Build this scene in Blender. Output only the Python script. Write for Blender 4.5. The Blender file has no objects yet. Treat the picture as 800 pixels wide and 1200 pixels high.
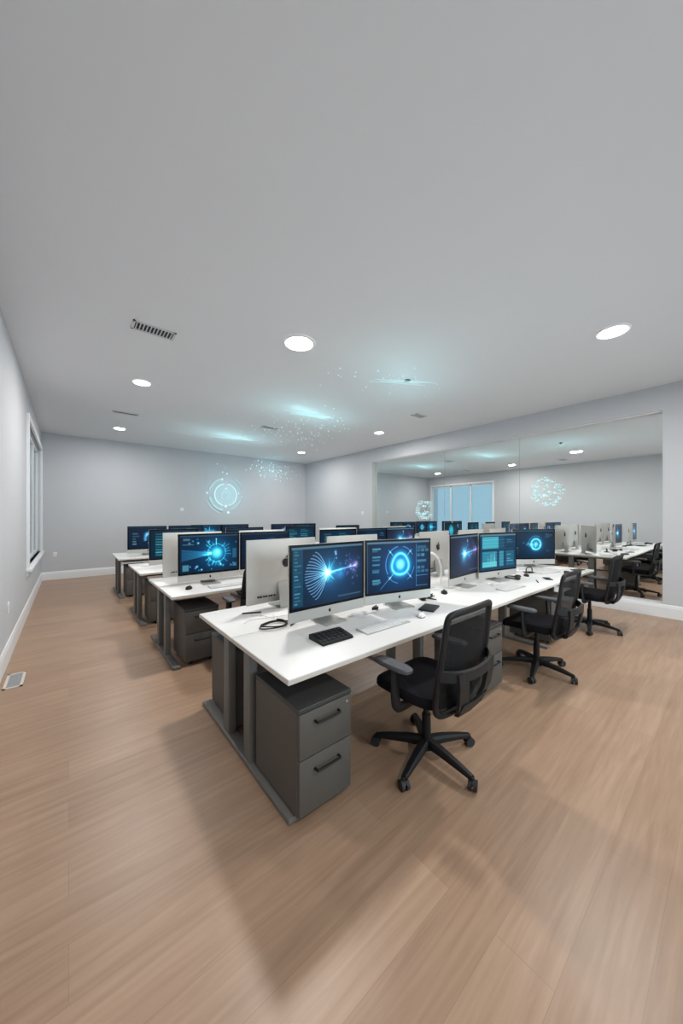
import bpy, bmesh, math, random
import numpy as np
from mathutils import Vector, Matrix
S = bpy.context.scene
C = S.collection
PI = math.pi
rnd = random.Random(7)

# ------------------------------------------------------------------ materials
def s2l(c):
    return tuple((v/255/12.92 if v/255 <= .04045 else ((v/255+.055)/1.055)**2.4) for v in c)
def mat(name, rgb, rough=.5, metal=0., spec=.5, noise=0., nscale=30., bump=0.):
    m = bpy.data.materials.new(name); m.use_nodes = True
    nt = m.node_tree; b = nt.nodes['Principled BSDF']
    b.inputs['Base Color'].default_value = (*rgb, 1)
    b.inputs['Roughness'].default_value = rough
    b.inputs['Metallic'].default_value = metal
    b.inputs['Specular IOR Level'].default_value = spec
    if noise or bump:
        tc = nt.nodes.new('ShaderNodeTexCoord'); n = nt.nodes.new('ShaderNodeTexNoise')
        n.inputs['Scale'].default_value = nscale; n.inputs['Detail'].default_value = 4
        nt.links.new(tc.outputs['Object'], n.inputs['Vector'])
        if noise:
            r = nt.nodes.new('ShaderNodeValToRGB')
            r.color_ramp.elements[0].color = (*[v*(1-noise) for v in rgb], 1)
            r.color_ramp.elements[1].color = (*[min(1, v*(1+noise)) for v in rgb], 1)
            nt.links.new(n.outputs['Fac'], r.inputs['Fac']); nt.links.new(r.outputs['Color'], b.inputs['Base Color'])
        if bump:
            bp = nt.nodes.new('ShaderNodeBump'); bp.inputs['Strength'].default_value = bump; bp.inputs['Distance'].default_value = .002
            nt.links.new(n.outputs['Fac'], bp.inputs['Height']); nt.links.new(bp.outputs['Normal'], b.inputs['Normal'])
    return m
def emit(name, rgb, strength):
    m = bpy.data.materials.new(name); m.use_nodes = True
    nt = m.node_tree; nt.nodes.clear()
    e = nt.nodes.new('ShaderNodeEmission'); o = nt.nodes.new('ShaderNodeOutputMaterial')
    e.inputs['Color'].default_value = (*rgb, 1); e.inputs['Strength'].default_value = strength
    nt.links.new(e.outputs[0], o.inputs['Surface'])
    return m

M = dict(
    wall=mat('grey wall paint', (.555, .57, .60), .75, noise=.015, nscale=6, bump=.05),
    ceil=mat('ceiling paint', (.77, .785, .815), .85, noise=.01, nscale=5, bump=.04),
    trim=mat('white trim paint', (.80, .82, .84), .4),
    jamb=mat('shaded wall paint', (.42, .44, .42), .7),  # wall paint darkened: the recess shade is put into the colour
    desk=mat('white laminate', (.76, .755, .74), .4, noise=.01, nscale=9),
    edge=mat('pale edge band', (.62, .57, .50), .45),
    steel=mat('grey powder coated steel', (.150, .143, .132), .5, metal=.0),
    ped=mat('grey cabinet laminate', (.088, .079, .070), .55, noise=.03, nscale=40),
    pedtop=mat('shaded cabinet lid', (.040, .041, .042), .5),  # darker than the body: shade under the desktop painted into the lid
    alu=mat('silver aluminium', (.53, .515, .49), .42, metal=.35, noise=.01),
    alud=mat('aluminium stand', (.50, .495, .48), .35, metal=.7),
    glass_black=mat('black glass', (.004, .004, .005), .25, spec=.15),
    black=mat('black plastic', (.008, .008, .009), .5, spec=.3),
    black2=mat('black rubber', (.018, .018, .02), .6),
    dark=mat('dark grey plastic', (.014, .014, .015), .55, spec=.3),
    fabric=mat('black seat fabric', (.010, .010, .013), .95, spec=.15, noise=.25, nscale=300, bump=.4),
    armtop=mat('grey arm pad', (.085, .087, .097), .55),
    white=mat('white plastic', (.80, .80, .80), .35),
    key=mat('white key plastic', (.74, .75, .76), .4),
    paper=mat('paper', (.83, .83, .82), .8),
    logo=mat('dark logo', (.012, .012, .013), .25),
    grille=mat('vent dark', (.03, .03, .032), .7),
    grillew=mat('vent frame', (.60, .60, .61), .5),
    chrome=mat('chrome', (.75, .75, .76), .15, metal=1),
    lens=emit('downlight lens', (1, .96, .90), 14.),
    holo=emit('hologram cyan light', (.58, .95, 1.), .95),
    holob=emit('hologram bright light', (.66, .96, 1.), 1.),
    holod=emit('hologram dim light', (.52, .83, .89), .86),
)
# mirror
m = bpy.data.materials.new('mirror glass'); m.use_nodes = True
b = m.node_tree.nodes['Principled BSDF']; b.inputs['Base Color'].default_value = (.86, .885, .87, 1)
b.inputs['Metallic'].default_value = 1; b.inputs['Roughness'].default_value = .0
M['mirror'] = m
# window glass
m = bpy.data.materials.new('window glass'); m.use_nodes = True
nt = m.node_tree; nt.nodes.clear()
g = nt.nodes.new('ShaderNodeBsdfGlossy'); t = nt.nodes.new('ShaderNodeBsdfTransparent'); mx = nt.nodes.new('ShaderNodeMixShader')
fr = nt.nodes.new('ShaderNodeFresnel'); o = nt.nodes.new('ShaderNodeOutputMaterial')
g.inputs['Roughness'].default_value = .02; t.inputs['Color'].default_value = (.80, .90, .93, 1)
nt.links.new(fr.outputs[0], mx.inputs[0]); nt.links.new(t.outputs[0], mx.inputs[1]); nt.links.new(g.outputs[0], mx.inputs[2]); nt.links.new(mx.outputs[0], o.inputs[0])
M['glass'] = m
# chair mesh: see-through woven net
m = bpy.data.materials.new('chair net'); m.use_nodes = True
nt = m.node_tree; b = nt.nodes['Principled BSDF']; b.inputs['Base Color'].default_value = (.010, .010, .011, 1); b.inputs['Roughness'].default_value = .8; b.inputs['Specular IOR Level'].default_value = .2
o = nt.nodes['Material Output']; t = nt.nodes.new('ShaderNodeBsdfTransparent'); mx = nt.nodes.new('ShaderNodeMixShader')
tc = nt.nodes.new('ShaderNodeTexCoord'); w = nt.nodes.new('ShaderNodeTexNoise'); w.inputs['Scale'].default_value = 240
r = nt.nodes.new('ShaderNodeValToRGB'); r.color_ramp.elements[0].position = .3; r.color_ramp.elements[0].color = (.80,)*3+(1,)
r.color_ramp.elements[1].position = .7; r.color_ramp.elements[1].color = (.95,)*3+(1,)
nt.links.new(tc.outputs['Object'], w.inputs['Vector']); nt.links.new(w.outputs['Fac'], r.inputs['Fac']); nt.links.new(r.outputs['Color'], mx.inputs[0])
nt.links.new(t.outputs[0], mx.inputs[1]); nt.links.new(b.outputs[0], mx.inputs[2]); nt.links.new(mx.outputs[0], o.inputs['Surface'])
M['net'] = m
# oak plank floor (planks run along X)
m = bpy.data.materials.new('oak planks'); m.use_nodes = True
nt = m.node_tree; b = nt.nodes['Principled BSDF']; L = nt.links.new
tc = nt.nodes.new('ShaderNodeTexCoord')
br = nt.nodes.new('ShaderNodeTexBrick'); br.inputs['Scale'].default_value = 1
br.inputs['Brick Width'].default_value = 1.9; br.inputs['Row Height'].default_value = .19
br.inputs['Mortar Size'].default_value = .0012; br.inputs['Mortar Smooth'].default_value = .3; br.offset = .37
br.inputs['Color1'].default_value = (.0, .0, .0, 1); br.inputs['Color2'].default_value = (1, 1, 1, 1); br.inputs['Mortar'].default_value = (.0, .0, .0, 1)
L(tc.outputs['Object'], br.inputs['Vector'])
mp = nt.nodes.new('ShaderNodeMapping'); mp.inputs['Scale'].default_value = (.9, 14, 1); L(tc.outputs['Object'], mp.inputs['Vector'])
ns = nt.nodes.new('ShaderNodeTexNoise'); ns.inputs['Scale'].default_value = 2.2; ns.inputs['Detail'].default_value = 7; ns.inputs['Roughness'].default_value = .6; ns.inputs['Distortion'].default_value = .5
L(mp.outputs[0], ns.inputs['Vector'])
ad = nt.nodes.new('ShaderNodeMath'); ad.operation = 'MULTIPLY_ADD'; ad.inputs[1].default_value = .22
L(br.outputs['Color'], ad.inputs[0]); L(ns.outputs['Fac'], ad.inputs[2])
cr = nt.nodes.new('ShaderNodeValToRGB'); e = cr.color_ramp.elements
e[0].position = .36; e[0].color = (.295, .182, .116, 1); e[1].position = .92; e[1].color = (.43, .285, .192, 1)
L(ad.outputs[0], cr.inputs['Fac'])
mm = nt.nodes.new('ShaderNodeMix'); mm.data_type = 'RGBA'
L(br.outputs['Fac'], mm.inputs[0]); L(cr.outputs['Color'], mm.inputs[6]); mm.inputs[7].default_value = (.29, .18, .115, 1)
L(mm.outputs[2], b.inputs['Base Color']); b.inputs['Roughness'].default_value = .36; b.inputs['Specular IOR Level'].default_value = .45
M['floor'] = m

# ------------------------------------------------------------------ mesh builder
class MB:
    def __init__(s): s.bm = bmesh.new()
    def box(s, lo, hi, bev=0., seg=2, mtx=None):
        t = bmesh.new(); bmesh.ops.create_cube(t, size=1)
        lo, hi = Vector(lo), Vector(hi); c = (lo+hi)/2; d = hi-lo
        for v in t.verts: v.co = Vector((v.co.x*d.x+c.x, v.co.y*d.y+c.y, v.co.z*d.z+c.z))
        if bev: bmesh.ops.bevel(t, geom=t.edges[:], offset=bev, segments=seg, affect='EDGES', profile=.5)
        s.merge(t, mtx); return s
    def merge(s, t, mtx=None):
        if mtx is not None: t.transform(mtx)
        me = bpy.data.meshes.new('tmp'); t.to_mesh(me); t.free(); s.bm.from_mesh(me); bpy.data.meshes.remove(me)
    def cyl(s, p0, p1, r0, r1=None, n=20, caps=True):
        r1 = r0 if r1 is None else r1
        p0, p1 = Vector(p0), Vector(p1); ax = (p1-p0)
        t = bmesh.new(); bmesh.ops.create_cone(t, cap_ends=caps, segments=n, radius1=r0, radius2=r1, depth=ax.length)
        q = ax.to_track_quat('Z', 'Y').to_matrix().to_4x4()
        s.merge(t, Matrix.Translation((p0+p1)/2) @ q); return s
    def sph(s, c, r, sc=(1, 1, 1), n=14):
        t = bmesh.new(); bmesh.ops.create_uvsphere(t, u_segments=n, v_segments=max(6, n*2//3), radius=r)
        s.merge(t, Matrix.Translation(c) @ Matrix.Diagonal((*sc, 1))); return s
    def ico(s, c, r):
        t = bmesh.new(); bmesh.ops.create_icosphere(t, subdivisions=1, radius=r); s.merge(t, Matrix.Translation(c)); return s
    def tube(s, pts, r, n=8, closed=False, rs=None, sx=1., sy=1.):
        pts = [Vector(p) for p in pts]; N = len(pts); bm = s.bm; rings = []
        up = None
        for i, p in enumerate(pts):
            a = pts[(i-1) % N] if (closed or i) else p; bq = pts[(i+1) % N] if (closed or i < N-1) else p
            d = (bq-a).normalized()
            if up is None:
                up = Vector((0, 0, 1)) if abs(d.z) < .9 else Vector((0, 1, 0))
            x = d.cross(up).normalized(); up = x.cross(d).normalized()
            rr = rs[i] if rs else r
            rings.append([bm.verts.new(p + (x*math.cos(2*PI*k/n)*sx + up*math.sin(2*PI*k/n)*sy)*rr) for k in range(n)])
        for i in range(N if closed else N-1):
            A, B = rings[i], rings[(i+1) % N]
            for k in range(n): bm.faces.new((A[k], A[(k+1) % n], B[(k+1) % n], B[k]))
        if not closed:
            bm.faces.new(rings[0][::-1]); bm.faces.new(rings[-1])
        return s
    def prism(s, poly, d0, d1, mtx=None):   # polygon in XY extruded along Z
        t = bmesh.new(); A = [t.verts.new((x, y, d0)) for x, y in poly]; B = [t.verts.new((x, y, d1)) for x, y in poly]
        n = len(poly); t.faces.new(A[::-1]); t.faces.new(B)
        for i in range(n): t.faces.new((A[i], A[(i+1) % n], B[(i+1) % n], B[i]))
        s.merge(t, mtx); return s
    def loft(s, rings, closed=True, caps=True):
        bm = s.bm; R = [[bm.verts.new(p) for p in r] for r in rings]; n = len(R[0])
        for A, B in zip(R, R[1:]):
            for k in range(n if closed else n-1): bm.faces.new((A[k], A[(k+1) % n], B[(k+1) % n], B[k]))
        if caps: bm.faces.new(R[0][::-1]); bm.faces.new(R[-1])
        return s
    def build(s, name, material, parent=None, loc=None, smooth=True):
        bmesh.ops.recalc_face_normals(s.bm, faces=s.bm.faces[:])
        me = bpy.data.meshes.new(name); s.bm.to_mesh(me); s.bm.free()
        me.materials.append(material)
        if smooth:
            for p in me.polygons: p.use_smooth = True
            try: me.set_sharp_from_angle(angle=math.radians(35))
            except Exception: pass
        o = bpy.data.objects.new(name, me); C.objects.link(o)
        if parent: o.parent = parent
        if loc: o.location = loc
        return o
def smooth_pts(pts, n=6, closed=False):
    P = [Vector(p) for p in pts]; out = []; N = len(P)
    for i in range(N if closed else N-1):
        p0 = P[(i-1) % N] if (closed or i) else P[0]; p1 = P[i]; p2 = P[(i+1) % N]; p3 = P[(i+2) % N] if (closed or i < N-2) else P[-1]
        for k in range(n):
            t = k/n
            out.append(.5*((2*p1)+(-p0+p2)*t+(2*p0-5*p1+4*p2-p3)*t*t+(-p0+3*p1-3*p2+p3)*t**3))
    if not closed: out.append(P[-1])
    return out
def tag(o, label=None, cat=None, group=None, kind=None):
    if label: o['label'] = label
    if cat: o['category'] = cat
    if group: o['group'] = group
    if kind: o['kind'] = kind
    return o
def empty(name, loc=(0, 0, 0), rz=0.):
    o = bpy.data.objects.new(name, None); o.empty_display_size = .05; C.objects.link(o); o.location = loc; o.rotation_euler = (0, 0, rz); return o
def copy_tree(o, parent=None):
    c = o.copy(); C.objects.link(c)
    if parent: c.parent = parent
    for ch in list(o.children): copy_tree(ch, c)
    return c
def struct(mb, name, m, smooth=False): return tag(mb.build(name, m, smooth=smooth), kind='structure')

# ------------------------------------------------------------------ room shell
XL, XR, YN, YB, HC, T = -.5, 6.9, -2.6, 10.5, 3.5, .15
struct(MB().box((XL-T, YN-T, -.1), (XR+.4, YB+T, 0)), 'floor', M['floor'])
struct(MB().box((XL-T, YN-T, HC), (XR+.4, YB+T, HC+.12)), 'ceiling', M['ceil'])
struct(MB().box((XL-T, YB, 0), (XR+.4, YB+T, HC)), 'wall_back', M['wall'])
WY0, WY1, WZ0, WZ1 = 7.05, 10.2, .72, 3.02            # left window opening
w = MB(); w.box((XL-T, YN, 0), (XL, WY0, HC)); w.box((XL-T, WY1, 0), (XL, YB, HC)); w.box((XL-T, WY0, 0), (XL, WY1, WZ0)); w.box((XL-T, WY0, WZ1), (XL, WY1, HC))
struct(w, 'wall_left', M['wall'])
MY0, MY1, MZ0, MZ1, MX = .76, 6.94, .20, 3.12, 7.0     # mirror recess
w = MB(); w.box((XR, YN, 0), (XR+.4, MY0, HC)); w.box((XR, MY1, 0), (XR+.4, YB, HC)); w.box((XR, MY0, 0), (XR+.4, MY1, MZ0)); w.box((XR, MY0, MZ1), (XR+.4, MY1, HC)); w.box((MX+.012, MY0, MZ0), (XR+.4, MY1, MZ1))
struct(w, 'wall_right', M['wall'])
# near wall behind the camera with a wide glazed opening added for fill light
NX0, NX1, NZ0, NZ1 = .4, 6.2, .3, 3.0
w = MB(); w.box((XL-T, YN-T, 0), (NX0, YN, HC)); w.box((NX1, YN-T, 0), (XR+.4, YN, HC)); w.box((NX0, YN-T, 0), (NX1, YN, NZ0)); w.box((NX0, YN-T, NZ1), (NX1, YN, HC))
struct(w, 'wall_near', M['wall'])
def base_profile(): return [(0, 0), (.018, 0), (.018, .150), (.014, .165), (.011, .185), (.006, .195), (0, .195)]
def baseboard(name, p0, p1, nrm):
    p0, p1, nrm = Vector(p0), Vector(p1), Vector(nrm)
    mb = MB(); mb.loft([[p+nrm*a+Vector((0, 0, z)) for a, z in base_profile()] for p in (p0, p1)])
    return struct(mb, name, M['trim'])
baseboard('baseboard_left', (XL, YN, 0), (XL, YB, 0), (1, 0, 0))
baseboard('baseboard_back', (XL, YB, 0), (XR, YB, 0), (0, -1, 0))
baseboard('baseboard_right', (XR, YB, 0), (XR, YN, 0), (-1, 0, 0))
# trim around the mirror recess: a bright stop bead under the header
struct(MB().box((XR+.03, MY0, MZ1-.014), (MX+.005, MY1, MZ1)), 'trim_1', M['trim'])
struct(MB().box((XR+.001, MY1-.012, MZ0), (MX+.005, MY1, MZ1)), 'jamb_shade_strip', M['jamb'])  # thin strip over the wall return, coloured as shade
# left window
fw = MB()
cw = .09
fw.box((XL-.02, WY0-cw, WZ1), (XL+.035, WY1+cw, WZ1+cw), .006); fw.box((XL-.02, WY0-cw, WZ0-.02), (XL+.035, WY0, WZ1), .006); fw.box((XL-.02, WY1, WZ0-.02), (XL+.035, WY1+cw, WZ1), .006)
win = struct(fw, 'window_1', M['trim'])
sl = MB(); sl.box((XL-.10, WY0-cw-.03, WZ0-.05), (XL+.07, WY1+cw+.03, WZ0), .008); sl.box((XL-.01, WY0-cw, WZ0-.13), (XL+.02, WY1+cw, WZ0-.05), .004)
sl.build('window_sill', M['trim'], win)
sf = MB()
n = 3; step = (WY1-WY0)/n
for i in range(n+1):
    y = WY0+i*step; a = max(WY0, y-.035); bb = min(WY1, y+.035)
    sf.box((XL-.11, a, WZ0), (XL-.05, bb, WZ1))
sf.box((XL-.11, WY0, WZ0), (XL-.05, WY1, WZ0+.06)); sf.box((XL-.11, WY0, WZ1-.06), (XL-.05, WY1, WZ1))
sf.build('sash', M['trim'], win, smooth=False)
MB().box((XL-.085, WY0+.03, WZ0+.05), (XL-.079, WY1-.03, WZ1-.05)).build('window_pane', M['glass'], win, smooth=False)
nf = MB()
for i in range(5):
    x = NX0+(NX1-NX0)*i/4; nf.box((max(NX0, x-.04), YN-.11, NZ0), (min(NX1, x+.04), YN-.05, NZ1))
nf.box((NX0, YN-.11, NZ0), (NX1, YN-.05, NZ0+.07)); nf.box((NX0, YN-.11, NZ1-.07), (NX1, YN-.05, NZ1))
fill_win = struct(nf, 'fill_window', M['trim'])  # unseen glazing added as an inlet for fill light
MB().box((NX0+.04, YN-.085, NZ0+.05), (NX1-.04, YN-.079, NZ1-.05)).build('window_pane', M['glass'], fill_win, smooth=False)

# mirror panels
ys = [MY0+.002, 2.85, 4.57, MY1-.014]
lab = ['tall frameless mirror panel nearest the camera, at the right end of the mirrored recess',
       'middle frameless mirror panel in the recess, between the two thin vertical seams',
       'frameless mirror panel at the far left of the recess, beside the grey jamb']
for i in range(3):
    o = MB().box((MX, ys[i]+.002, MZ0+.001), (MX+.008, ys[i+1]-.002, MZ1-.015)).build('mirror_panel', M['mirror'], smooth=False)
    tag(o, lab[i], 'mirror', 'mirror panels on the right wall')

# ------------------------------------------------------------------ screen pictures (colour attribute on a fine grid)
GW, GH = 184, 120
UU, VV = np.meshgrid(np.linspace(0, 1, GW), np.linspace(0, 1, GH))
AX = UU*1.6; AY = VV.copy()
def newimg(c): return np.ones((GH, GW, 3))*np.array(c, float)
def rect(im, u0, v0, u1, v1, c, a=1.):
    k = ((UU >= u0) & (UU <= u1) & (VV >= v0) & (VV <= v1))[..., None]*a
    im[:] = im*(1-k)+np.array(c)*k
def add(im, w, c): im += w[..., None]*np.array(c)
def glow(x, y, r, p=2.): return np.exp(-(((AX-x)**2+(AY-y)**2)/r**2)**(p/2))
def ring(x, y, r, wd, a0=None, a1=None, sq=1.):
    d = np.sqrt((AX-x)**2+((AY-y)*sq)**2); w = np.exp(-((d-r)/wd)**2)
    if a0 is not None:
        an = np.degrees(np.arctan2(AY-y, AX-x)) % 360; w = w*((an >= a0) & (an <= a1))
    return w
def seg(x0, y0, x1, y1, wd):
    dx, dy = x1-x0, y1-y0; l2 = dx*dx+dy*dy+1e-9
    t = np.clip(((AX-x0)*dx+(AY-y0)*dy)/l2, 0, 1)
    return np.exp(-(((AX-x0-t*dx)**2+(AY-y0-t*dy)**2)/wd**2))
def poly(pts, wd):
    w = np.zeros((GH, GW))
    for p, q in zip(pts, pts[1:]): w = np.maximum(w, seg(*p, *q, wd))
    return w
def bars(im, rs, u0, v0, u1, v1, n, c, h=.5):
    for i in range(n):
        y = v0+(v1-v0)*(i+.5)/n; hh = (v1-v0)/n*h/2
        rect(im, u0, y-hh, u0+(u1-u0)*rs.uniform(.45, 1), y+hh, np.array(c)*rs.uniform(.5, 1.1), .85)
def vign(im, k=.35):
    d = ((UU-.5)**2+(VV-.5)**2); im *= (1-k*d*2)[..., None]
CY = np.array((90, 205, 220.)); WH = np.array((215, 245, 250.))
def pic_burst(rs, pink=True, base=(20, 46, 72), left=True, lines=True):
    im = newimg(base); add(im, glow(1.0, .45, .7), (6, 14, 26)); vign(im)
    if left:
        rect(im, .015, .03, .14, .97, (30, 78, 105), .7)
        for i in range(16): rect(im, .03, .06+i*.057, .03+rs.uniform(.03, .09), .06+i*.057+.025, (95, 165, 185), rs.uniform(.2, .8))
    fx, fy = .76, .53
    if lines:
        for i in range(17):
            a = (i-8)/8; y0 = .5+a*.40; x0 = .26+abs(a)**2*.22
            pts = [(x0+(fx-x0)*t, y0+(fy-y0)*(t**(1.75 if abs(a) > .3 else 1.2))) for t in np.linspace(0, 1, 12)]
            add(im, poly(pts, .0055), (120, 145, 165))
    for i in range(70):
        an = rs.uniform(0, 360); l = rs.uniform(.05, .25)*(1.25 if rs.random() < .3 else .8)
        add(im, seg(fx, fy, fx+l*math.cos(math.radians(an))*1.1, fy+l*math.sin(math.radians(an)), .005), (22, 66, 84))
    add(im, glow(fx, fy, .17, 1.4), (50, 140, 165)); add(im, glow(fx, fy, .055), (180, 190, 190))
    if pink:
        add(im, seg(fx, fy, 1.42, .60, .016), (80, 120, 150))
        for i in range(60):
            x = 1.30+rs.gauss(0, .12); y = .58+rs.gauss(0, .11)
            add(im, glow(x, y, rs.uniform(.006, .02)), np.array((70, 52, 82))*rs.uniform(.4, 1.1))
        add(im, glow(1.36, .6, .13), (42, 30, 46)); add(im, glow(1.44, .62, .045), (120, 85, 125))
        add(im, glow(1.05, .50, .10), (25, 70, 100))
        add(im, glow(.93, .88, .025)+glow(.94, .84, .02)+glow(.95, .77, .014), (110, 150, 170))
    rect(im, .62, .075, .97, .095, (90, 130, 155), .5)
    rect(im, 0, .965, 1, 1, (95, 135, 155), .75)
    return im
def pic_shield(rs):
    im = newimg((15, 44, 80)); add(im, glow(.8, .5, .55), (6, 26, 42)); vign(im)
    cx, cy = .82, .53
    an = np.arctan2(AY-cy, AX-cx); d = np.hypot(AX-cx, AY-cy); sh = .215+.010*np.cos(3*(an-PI/2))
    add(im, np.exp(-((d-sh)/.022)**2), (85, 165, 190)); add(im, np.exp(-((d-sh)/.07)**2), (20, 75, 100))
    add(im, glow(cx, cy, .115, 4), (70, 165, 170)); add(im, glow(cx, cy, .06), (75, 60, 60)); add(im, glow(cx, cy, .24), (14, 60, 76))
    add(im, ring(cx, cy, .37, .009, 100, 210)+ring(cx, cy, .37, .007, 30, 80)+ring(cx, cy, .385, .006, 215, 260)+ring(cx, cy, .365, .006, 300, 350), (70, 115, 140))
    for a in (45, 135, 225, 315):
        c, s_ = math.cos(math.radians(a)), math.sin(math.radians(a))
        add(im, seg(cx+.27*c, cy+.27*s_, cx+.42*c, cy+.42*s_, .008), (85, 130, 150)); add(im, glow(cx+.36*c, cy+.36*s_, .018), (80, 110, 120))
    for y in (.86, .82, .70, .64, .55, .44, .41, .24, .20, .17):
        rect(im, .08, y-.018, .08+rs.uniform(.07, .13), y+.018, (80, 165, 190), rs.uniform(.4, .85))
    for y, n in ((.87, 1), (.80, 3), (.70, 2), (.58, 1), (.44, 2), (.36, 3)):
        for i in range(n): rect(im, .79+i*.07, y-.03, .79+i*.07+(.16 if n == 1 else .055), y+.025, (85, 160, 190), rs.uniform(.4, .8))
    add(im, seg(1.24, .27, 1.55, .27, .005)+seg(1.24, .06, 1.55, .06, .005)+seg(1.24, .06, 1.24, .94, .004), (60, 110, 135))
    add(im, seg(.32, .06, .56, .28, .006), (70, 110, 130))
    rect(im, 0, .965, 1, 1, (120, 155, 170), .7); rect(im, 0, 0, .012, 1, (80, 120, 140), .5)
    return im
def pic_panes(rs):
    im = newimg((22, 62, 92))
    rect(im, .06, .60, .50, .93, (70, 165, 182)); rect(im, .06, .08, .45, .52, (45, 125, 150)); rect(im, .06, .08, .45, .22, (85, 190, 200))
    rect(im, .52, .60, .66, .93, (28, 80, 108)); rect(im, .52, .08, .64, .52, (55, 135, 160)); rect(im, .72, .08, .95, .52, (30, 92, 122)); rect(im, .72, .60, .95, .93, (20, 55, 84))
    for i in range(12):
        u = .06+i*.036; add(im, seg(u*1.6, .08, u*1.6, .93, .004), (8, 20, 24))
    for i in range(9):
        y = .12+i*.09; add(im, seg(.1, y, 1.5, y, .004), (30, 46, 52))
    for i in range(22): rect(im, .08+rs.random()*.8, .1+rs.random()*.75, 1, 1, (22, 62, 92), 0)
    for i in range(10): x = rs.uniform(.08, .42); rect(im, x, .1, x+.02, .1+rs.uniform(.1, .38), (110, 205, 212), .6)
    bars(im, rs, .74, .12, .93, .5, 6, (100, 170, 190), .4); bars(im, rs, .74, .64, .93, .9, 5, (60, 120, 150), .4)
    rect(im, 0, .955, 1, 1, (120, 150, 160), .7); rect(im, 0, .545, 1, .565, (14, 40, 60), .8)
    return im
def pic_eye(rs, cx=.88, dim=1.):
    im = newimg((17, 44, 72)); vign(im); cy = .5
    add(im, glow(cx, cy, .3), (14, 60, 74)); add(im, ring(cx, cy, .19, .022), (80, 155, 170)); add(im, ring(cx, cy, .19, .06), (22, 75, 92))
    add(im, glow(cx, cy, .085), (110, 165, 165)); add(im, glow(cx-.1, cy-.16, .04)+glow(cx+.16, cy-.05, .03), (70, 130, 140))
    add(im, ring(cx, cy, .30, .008, 60, 200), (40, 90, 110))
    for i in range(26):
        add(im, glow(cx-.25+rs.gauss(0, .12), cy-.02+rs.gauss(0, .05), rs.uniform(.01, .03)), np.array((50, 115, 125))*rs.uniform(.3, .9))
    bars(im, rs, .05, .12, .16, .4, 5, (70, 120, 150), .4); bars(im, rs, .78, .72, .95, .9, 4, (80, 130, 160), .4); bars(im, rs, .80, .2, .95, .35, 4, (50, 95, 125), .4)
    rect(im, 0, .97, 1, 1, (70, 110, 130), .6)
    return im*dim
def pic_core(rs):
    im = newimg((12, 44, 76)); vign(im); cx, cy = .98, .5
    for i in range(9): add(im, seg(.05, .34+.035*i, cx-.15, cy-.03+.006*i, .009), (28, 78, 90))
    add(im, glow(cx, cy, .34), (12, 80, 96)); add(im, glow(cx, cy, .15, 3), (70, 150, 150)); add(im, glow(cx+.02, cy+.02, .06), (80, 70, 70)); add(im, glow(cx-.2, cy, .05), (100, 150, 150))
    add(im, ring(cx, cy, .25, .012), (35, 95, 110))
    for i in range(36):
        a = rs.uniform(0, 2*PI); r0 = rs.uniform(.2, .3); r1 = r0+rs.uniform(.04, .17)
        add(im, seg(cx+r0*math.cos(a), cy+r0*math.sin(a), cx+r1*math.cos(a), cy+r1*math.sin(a), .008), (45, 105, 125))
    for i in range(24):
        x, y = rs.uniform(.05, 1.55), rs.choice([rs.uniform(.06, .22), rs.uniform(.78, .92)]); add(im, glow(x, y, rs.uniform(.014, .03)), (70, 120, 140))
    rect(im, .04, .06, .14, .22, (85, 160, 180), .75); rect(im, .05, .86, .16, .92, (100, 150, 165), .6); rect(im, .04, .74, .22, .77, (90, 150, 165), .6)
    rect(im, .9, .33, .97, .6, (45, 110, 140), .7); rect(im, .9, .1, .97, .2, (80, 140, 165), .6)
    rect(im, 0, .965, 1, 1, (55, 95, 115), .6)
    return im
def pic_arch(rs):
    im = newimg((14, 36, 62)); vign(im)
    w = ring(1.0, .45, .30, .07, 20, 200); add(im, w, (70, 125, 150)); add(im, glow(.75, .66, .1), (40, 70, 80))
    rect(im, .5, .2, .9, .28, (90, 130, 150), .7); bars(im, rs, .1, .15, .28, .75, 5, (90, 135, 160), .5)
    rect(im, 0, .97, 1, 1, (50, 80, 100), .6)
    return im
def pic_text(rs):
    im = newimg((13, 48, 72)); vign(im)
    bars(im, rs, .1, .08, .42, .92, 9, (70, 165, 180), .55); bars(im, rs, .5, .08, .93, .92, 12, (50, 130, 150), .5)
    return im
def pic_print(rs):
    im = newimg((20, 50, 64)); vign(im)
    for k in range(6): add(im, ring(.8, .5, .05+k*.045, .012, sq=.75), (45, 125, 145))
    add(im, glow(.8, .5, .26), (20, 90, 112)); rect(im, .05, .1, .2, .9, (26, 66, 84), .7)
    return im
PIX = dict(burst=pic_burst(random.Random(1)), burst_grey=pic_burst(random.Random(5), True, (36, 46, 68), False, False), shield=pic_shield(random.Random(2)), panes=pic_panes(random.Random(3)),
           eye=pic_eye(random.Random(4)), core=pic_core(random.Random(6)), arch=pic_arch(random.Random(8)), text=pic_text(random.Random(9)), eye_low=pic_eye(random.Random(10), .7, .85), fprint=pic_print(random.Random(11)))
scr_mat = bpy.data.materials.new('lit display'); scr_mat.use_nodes = True
nt = scr_mat.node_tree; b = nt.nodes['Principled BSDF']; at = nt.nodes.new('ShaderNodeAttribute'); at.attribute_name = 'picture'
b.inputs['Base Color'].default_value = (.002, .002, .002, 1); b.inputs['Roughness'].default_value = .3; b.inputs['Specular IOR Level'].default_value = .12
nt.links.new(at.outputs['Color'], b.inputs['Emission Color']); b.inputs['Emission Strength'].default_value = 1.0
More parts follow.
